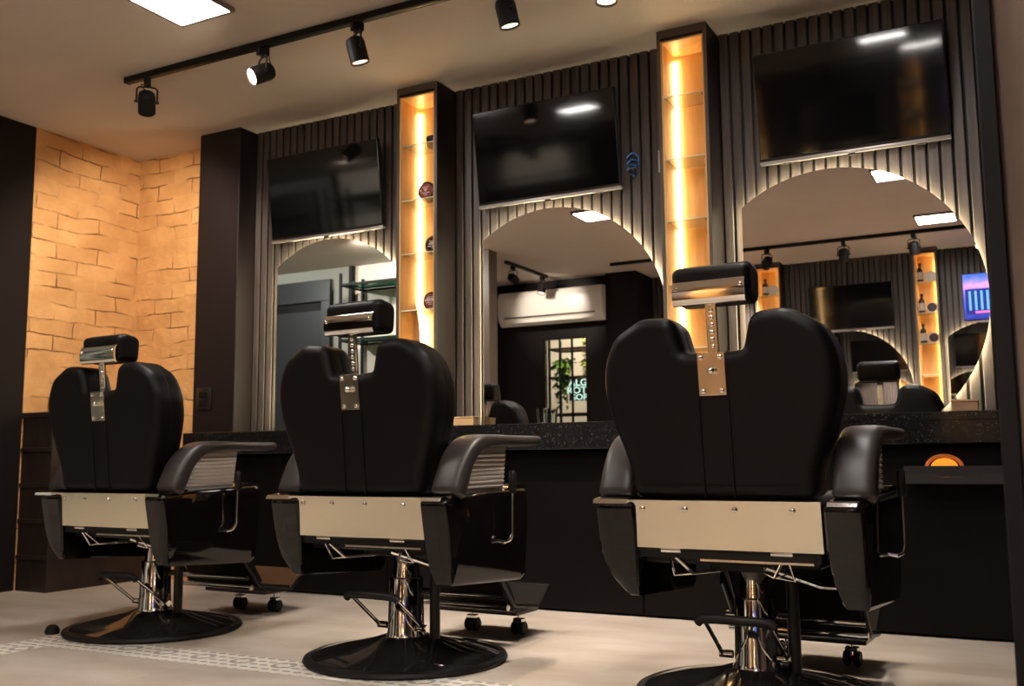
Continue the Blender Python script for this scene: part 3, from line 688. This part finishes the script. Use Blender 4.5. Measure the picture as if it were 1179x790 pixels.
    # armrests with side panels
    for sx in (-1, 1):
        # cushion: swept rounded section
        path = [(-.320, .594, .074), (-.300, .642, .072), (-.272, .694, .068), (-.232, .738, .062), (-.175, .766, .054), (-.08, .774, .046), (.06, .775, .042), (.17, .777, .040), (.235, .780, .034)]
        # refine path
        pts = []
        for i in range(len(path)-1):
            p0 = path[max(i-1, 0)]; p1 = path[i]; p2 = path[i+1]; p3 = path[min(i+2, len(path)-1)]
            for k in range(4):
                q = k/4; pts.append(tuple(.5*((2*b1) + (-a1+c1)*q + (2*a1-5*b1+4*c1-d1)*q*q + (-a1+3*b1-3*c1+d1)*q**3) for a1, b1, c1, d1 in zip(p0, p1, p2, p3)))
        pts.append(path[-1])
        RR = []; n = 24; L = len(pts)
        for i, (y, z, th) in enumerate(pts):
            a = pts[max(i-1, 0)]; c_ = pts[min(i+1, L-1)]; ty, tz = c_[0]-a[0], c_[1]-a[1]; l = math.hypot(ty, tz); ty, tz = ty/l, tz/l
            ny, nz = -tz, ty            # outward (rear / up)
            k = 1.
            if i == 0: k = .80
            if i == L-1: k = .72
            wd = (.056 if i < 24 else .056 - .010*(i-24)/max(1, L-25)) * (k*.5+.5); hh = th/2*k
            ring = []
            for q in range(n):
                ph = 2*pi*q/n; cx, cz = cos(ph), sin(ph); e = .55
                ux = math.copysign(abs(cx)**e, cx)*wd; uz = math.copysign(abs(cz)**e, cz)*hh
                ring.append(((.358 if sx > 0 else -.337) + ux, y + (.062 if sx > 0 else .085) + ny*uz, z - .004 + nz*uz))
            RR.append(ring)
        b = MB(); b.rings(RR); b.build('armrest_pad', M['leather_grey'], t, ang=60)
        # ribbed plate below the cushion
        b = MB(); b.prism([(-.225, .590), (.070, .598), (.095, .750), (-.15, .740)], YZ, sx*.325, sx*.365)
        for k in range(8):
            z = .612 + k*.0155; f_ = (z-.59)/.155
            b.cyl((sx*.366, -.220 + .085*f_, z), (sx*.366, .067 + .02*f_, z + .004), .0062, n=10)
        b.build('ribbed_plate', M['ribbed'], t)
        # gloss panel
        sec = fillet([(-.325, .578, .02), (-.14, .596, .2), (.205, .606, .03), (.212, .50, .3), (.195, .30, .02), (.165, .282, .02), (-.280, .306, .012), (-.292, .36, .2), (-.300, .45, .3)], 5)
        def side(u, v, w):
            k = min(1., max(0., (.47 - v)/.17))
            if sx > 0: inn, outx = .288 + .040*k*k, .392 - .006*k*k      # lower edge slopes down to the outside
            else: inn, outx = .258 + .004*k, .382 - .095*k**2.2          # lower edge tucks in under the seat
            return (sx*(inn + (outx-inn)*w), u + (0 if sx > 0 else .02), v)
        RRs = [[side(u, v, .02) for u, v in offset(sec, .012)], [side(u, v, 0.) for u, v in offset(sec, .008)], [side(u, v, .06) for u, v in sec], [side(u, v, .5) for u, v in sec], [side(u, v, .90) for u, v in sec], [side(u, v, .97) for u, v in offset(sec, .004)], [side(u, v, 1.) for u, v in offset(sec, .012)]]
        b = MB(); b.rings(RRs); pn = b.build('side_panel', M['gloss_black'], t, ang=40)
        xi = .30 if sx > 0 else .27
        b = MB(); b.prism(fillet([(-.330, .575), (-.18, .593), (-.18, .600), (-.322, .588, .01)]), YZ, sx*xi, sx*.376); b.build('rear_cap', M['chrome'], pn)
        b = MB(); b.prism([(.07, .604), (.215, .604), (.20, .618), (.09, .618)], YZ, sx*.31, sx*.384); b.build('front_cap', M['chrome'], pn)
        b = MB(); b.cyl((sx*.24, -.10, .43), (sx*.285, -.10, .43), .018); b.cyl((sx*.24, .12, .43), (sx*.285, .12, .43), .018); b.bx(sx*.25, sx*.258, -.12, .14, .42, .44); b.build('panel_mount', M['black_plastic'], pn)
    # recline lever on the right-hand side
    b = MB(); b.tube([(.385, .0, .430), (.412, .002, .425), (.424, .02, .432), (.426, .038, .455), (.426, .04, .60)], .0062, 10); lv = b.build('recline_lever', M['chrome'], t)
    b = MB(); b.tube([(.426, .04, .59), (.426, .04, .60), (.426, .04, .66), (.426, .04, .668)], .011, 12, rad=[.009, .0125, .0125, .008]); b.build('lever_grip', M['rubber'], lv)
    # leg rest and footrest
    b = MB(); b.prism(fillet([(.225, .40), (.27, .41, .01), (.44, .165, .01), (.40, .140, .01)]), YZ, -.20, .20, .004, 1); b.build('leg_rest', M['leather'], t)
    for sx in (-1, 1):
        b = MB(); b.bx(sx*.212-.008, sx*.212+.008, .21, .25, .30, .42); b.tube([(sx*.212, .23, .35), (sx*.212, .40, .15), (sx*.200, .60, .12)], .011, 10); b.build('footrest_arm', M['black_plastic'], t)
    b = MB(); b.cyl((-.222, .345, .150), (.222, .345, .150), .013, n=16); b.build('lower_rail', M['chrome'], t)
    b = MB(); b.cyl((-.222, .318, .192), (.222, .318, .192), .012, n=16); b.build('upper_rail', M['chrome'], t)
    b = MB(); b.prism(fillet([(.46, .100, .006), (.64, .100, .06), (.730, .168, .02), (.745, .186, .006), (.735, .196, .006), (.635, .118, .05), (.46, .116, .006)]), YZ, -.190, .190, .003, 1); fr = b.build('footrest', M['black_chrome'], t)
    b = MB()
    for k in range(6): b.bx(-.15, .15, .48+k*.025, .488+k*.025, .1155, .1195)
    b.build('grip_strip', M['rubber'], fr, smooth=False)
    for sx in (-1, 1):
        b = MB(); b.cyl((sx*.112, .615, .103), (sx*.112, .615, .066), .009, n=14); b.bx(sx*.112-.022, sx*.112+.022, .600, .630, .052, .068, .003, 1); cs = b.build('caster', M['chrome'], t)
        b = MB()
        for q in (-1, 1): b.cyl((sx*.112+q*.005, .615, .030), (sx*.112+q*.028, .615, .030), .0295, n=24, bev=.007)
        b.cyl((sx*.112-.008, .615, .030), (sx*.112+.008, .615, .030), .008, n=12); b.build('wheel', M['rubber'], cs)
    return t
ch = make_chair('black barber chair nearest the brick wall, leftmost of the three')
ch.location = (-3.39, 3.10, .0005); ch.rotation_euler = (0, 0, radians(-1.5))
dup(ch, (-2.055, 3.035, .0005), radians(-2.5), 'middle black barber chair, standing in front of the left shelf column')
ch3 = dup(ch, (-.79, 3.03, .0005), radians(-2.5), 'nearest black barber chair at the right, its headrest in front of the right shelf column')
for o in C.objects:
    if o.parent is ch and o.name.split('.')[0] in ('headrest', 'headrest_plate'): o.location = (0, 0, -.022)
    if o.parent is ch3 and o.name.split('.')[0] in ('footrest', 'caster', 'leg_rest', 'footrest_arm', 'lower_rail', 'upper_rail'): o.location = (.045, -.06, 0)
b = MB(); b.lathe([(.001, 0), (.028, 0), (.030, .012), (.022, .030), (.012, .036), (.001, .037)], 20)
st_ = b.build('floor_stop', M['rubber']); st_.location = (-3.70, 2.84, .0015)
tag(st_, 'small black rubber knob on the floor touching the left chair base', 'knob')

# ------------------------------------------------------------------ what the mirrors show
t = thing('air_conditioner', 'white wall air conditioner reflected in the middle mirror', 'air conditioner', (-4.66, -1.05, 2.19))
b = MB(); b.prism(fillet([(0.001, .03), (.001, .385, .01), (.19, .385, .05), (.215, .30, .08), (.205, .09, .08), (.13, .0, .03)], 6), YZ, -.63, .63, .006, 2); b.build('housing', M['white'], t)
b = MB(); b.box((0, .187, .048), (1.06, .012, .050), .003, 1, Matrix.Rotation(radians(38), 4, 'X')); b.build('louver', M['white'], t)
b = MB(); b.box((0, .2085, .092), (1.10, .006, .012), 0, 1); b.build('air_slot', M['matte_black'], t)

def plant(x, y, z, mt, label, n, drop, spread, pot=True):
    t = thing('trailing_plant', label, 'plant', (x, y, z), 0, 'trailing plants by the entrance')
    if pot:
        b = MB(); b.lathe([(.045, 0), (.065, .11), (.070, .115), (.070, .13), (.060, .13), (.055, .10), (.001, .10)], 24); b.build('pot', M['terracotta'], t)
    b = MB(); rnd = random.Random(int(abs(x*1000)))
    for k in range(n):
        a = rnd.uniform(0, 2*pi); q = rnd.random(); r = spread*(.25 + .75*rnd.random()) * (1 if q < .5 else .8)
        p = Vector((r*cos(a), abs(r*sin(a))*.8 + (.06 if q > .3 else 0), .17 - drop*q*q + rnd.uniform(-.03, .05))); s = rnd.uniform(.022, .042)
        v1 = Vector((rnd.uniform(-1, 1), rnd.uniform(-.3, 1), rnd.uniform(-1, .3))).normalized(); v2 = v1.cross(Vector((rnd.uniform(-1, 1), rnd.uniform(-1, 1), 1))).normalized(); nn = v1.cross(v2)
        bm_ = bmesh.new()
        P = [p, p + v1*s*.6 + v2*s*.55 + nn*s*.12, p + v1*s*1.5 + v2*s*.35 + nn*s*.10, p + v1*s*2.1, p + v1*s*1.5 - v2*s*.35 + nn*s*.10, p + v1*s*.6 - v2*s*.55 + nn*s*.12]
        V = [bm_.verts.new(q_) for q_ in P]; bm_.faces.new((V[0], V[1], V[2], V[3])); bm_.faces.new((V[0], V[3], V[4], V[5])); b.add(bm_)
    for k in range(6):
        a = rnd.uniform(0, pi); b.tube([(0, 0, .12), (.5*spread*cos(a), .05 + .4*spread*sin(a), .16), (.8*spread*cos(a), .08 + .5*spread*sin(a), .10 - drop*.4), (.8*spread*cos(a), .08 + .5*spread*sin(a), .08 - drop*.8)], .0025, 5)
    b.build('foliage', M[mt], t)
    return t
def rack(x, y, w, d, zs, h, label, shelf_mat):
    t = thing('shelving_rack', label, 'shelf', (x, y, 0), 0, 'steel racks by the entrance')
    b = MB()
    for sx in (-1, 1):
        for sy in (-1, 1): b.bx(sx*w/2-.012, sx*w/2+.012, sy*d/2-.012, sy*d/2+.012, 0, h)
    for z in zs:
        for sy in (-1, 1): b.bx(-w/2+.012, w/2-.012, sy*d/2-.010, sy*d/2+.010, z-.028, z-.008)
        for sx in (-1, 1): b.bx(sx*w/2-.010, sx*w/2+.010, -d/2+.012, d/2-.012, z-.028, z-.008)
    b.build('frame', M['matte_black'], t, smooth=False)
    for z in zs:
        b = MB(); b.bx(-w/2+.013, w/2-.013, -d/2+.013, d/2-.013, z-.0075, z, .001, 1); b.build('shelf_board', shelf_mat, t, smooth=False)
    return t
# steel and glass rack in the entrance, reflected in the left mirror
rack(-5.50, .93, .95, .36, [.5, 1.0, 1.42, 1.90, 2.45], 2.55, 'black steel rack with glass shelves, reflected in the left mirror', M['green_glass'])
plant(-5.45, .93, 1.425, 'leaf_lime', 'lime green plant on the glass rack reflected in the left mirror', 120, .20, .13)
# racks, plants and sign behind the window, reflected in the middle mirror
rack(-4.60, -1.56, .66, .30, [.45, 1.24, 1.66, 1.99], 2.1, 'black rack with wooden shelves behind the window, reflected in the middle mirror', M['box_wood'])
plant(-4.78, -1.53, 1.665, 'leaf', 'dark green trailing plant left on the rack behind the window, in the middle mirror', 300, .50, .12)
plant(-4.43, -1.53, 1.665, 'leaf_lime', 'lime green plant right on the rack behind the window, in the middle mirror', 170, .14, .12)
plant(-4.43, -1.53, 1.995, 'leaf_lime', 'lime green plant on top of the rack behind the window, in the middle mirror', 120, .26, .12)
t = thing('neon_sign', 'pale lettered sign behind the window, reflected in the middle mirror', 'sign', (-4.50, -1.36, 1.37))
t.scale = (.85, 1, .72)
b = MB(); b.bx(-.19, .19, -.012, 0, 0, .33, .002, 1); b.build('board', M['matte_black'], t)
for k, (s_, zz, hh) in enumerate([('ALGO', .235, .105), ('ROTTE', .115, .105), ('SORE', .012, .095)]):
    cu = bpy.data.curves.new('lettering', 'FONT'); cu.body = s_; cu.size = hh*1.35; cu.align_x = 'CENTER'; cu.extrude = .003; cu.offset = .002
    cu.materials.append(M['sign'])
    tmp = bpy.data.objects.new('tmp', cu); C.objects.link(tmp); bpy.context.view_layer.update()
    me = bpy.data.meshes.new_from_object(tmp.evaluated_get(bpy.context.evaluated_depsgraph_get())); bpy.data.objects.remove(tmp)
    tx = bpy.data.objects.new('lettering', me); C.objects.link(tx); tx.parent = t; tx.location = (0, .004, zz); tx.rotation_euler = (pi/2, 0, 0)
b = MB(); b.bx(-.19, .19, .0005, .004, .225, .230); b.build('rule_line', M['sign'], t, smooth=False)
# added unseen fill lights that brighten the alley and the entrance
def fill_light(x, y, z, e, col, tgt):
    L = bpy.data.lights.new('fill_light', 'SPOT'); L.energy = e; L.color = col; L.spot_size = radians(150); L.spot_blend = .8; L.shadow_soft_size = .05
    lo = bpy.data.objects.new('fill_spot', L); C.objects.link(lo); lo.location = (x, y, z)
    lo.rotation_euler = (Vector(tgt) - Vector((x, y, z))).to_track_quat('-Z', 'Y').to_euler()
fill_light(-4.6, -1.22, 2.66, 70, (1., .86, .68), (-4.6, -2.0, 1.2))
fill_light(-5.3, 1.75, 2.68, 60, (1., .90, .78), (-5.4, .5, 1.6))
fill_light(-7.0, 2.3, 2.68, 75, (.95, 1., .92), (-7.0, .8, 1.6))

# ------------------------------------------------------------------ world, camera, view
w = bpy.data.worlds.new('World'); sc.world = w; w.use_nodes = True
w.node_tree.nodes['Background'].inputs[0].default_value = (.5, .38, .30, 1); w.node_tree.nodes['Background'].inputs[1].default_value = .05
cd = bpy.data.cameras.new('Camera'); cam = bpy.data.objects.new('Camera', cd); C.objects.link(cam)
f, yaw, pitch, roll = 1137.714931, radians(28.00696175), radians(6.83127769), radians(-.49189833)
cd.sensor_fit = 'HORIZONTAL'; cd.sensor_width = 36.; cd.lens = f/1179*36.; cd.clip_start = .05
fwd = Vector((-sin(yaw)*cos(pitch), cos(yaw)*cos(pitch), sin(pitch))); right = Vector((cos(yaw), sin(yaw), 0)); up = right.cross(fwd)
r2 = right*cos(roll) + up*sin(roll); u2 = up*cos(roll) - right*sin(roll)
m_ = Matrix((r2, u2, -fwd)).transposed().to_4x4(); m_.translation = (0, 0, .70); cam.matrix_world = m_
cd.dof.use_dof = True; cd.dof.focus_distance = 3.0; cd.dof.aperture_fstop = 5.6
sc.camera = cam
sc.view_settings.view_transform = 'Standard'; sc.view_settings.look = 'None'; sc.view_settings.gamma = 1; sc.view_settings.exposure = 1.05; sc.view_settings.use_curve_mapping = False
sc.cycles.max_bounces = 12; sc.cycles.glossy_bounces = 8; sc.cycles.sample_clamp_indirect = 4.; sc.cycles.caustics_reflective = False; sc.cycles.caustics_refractive = False
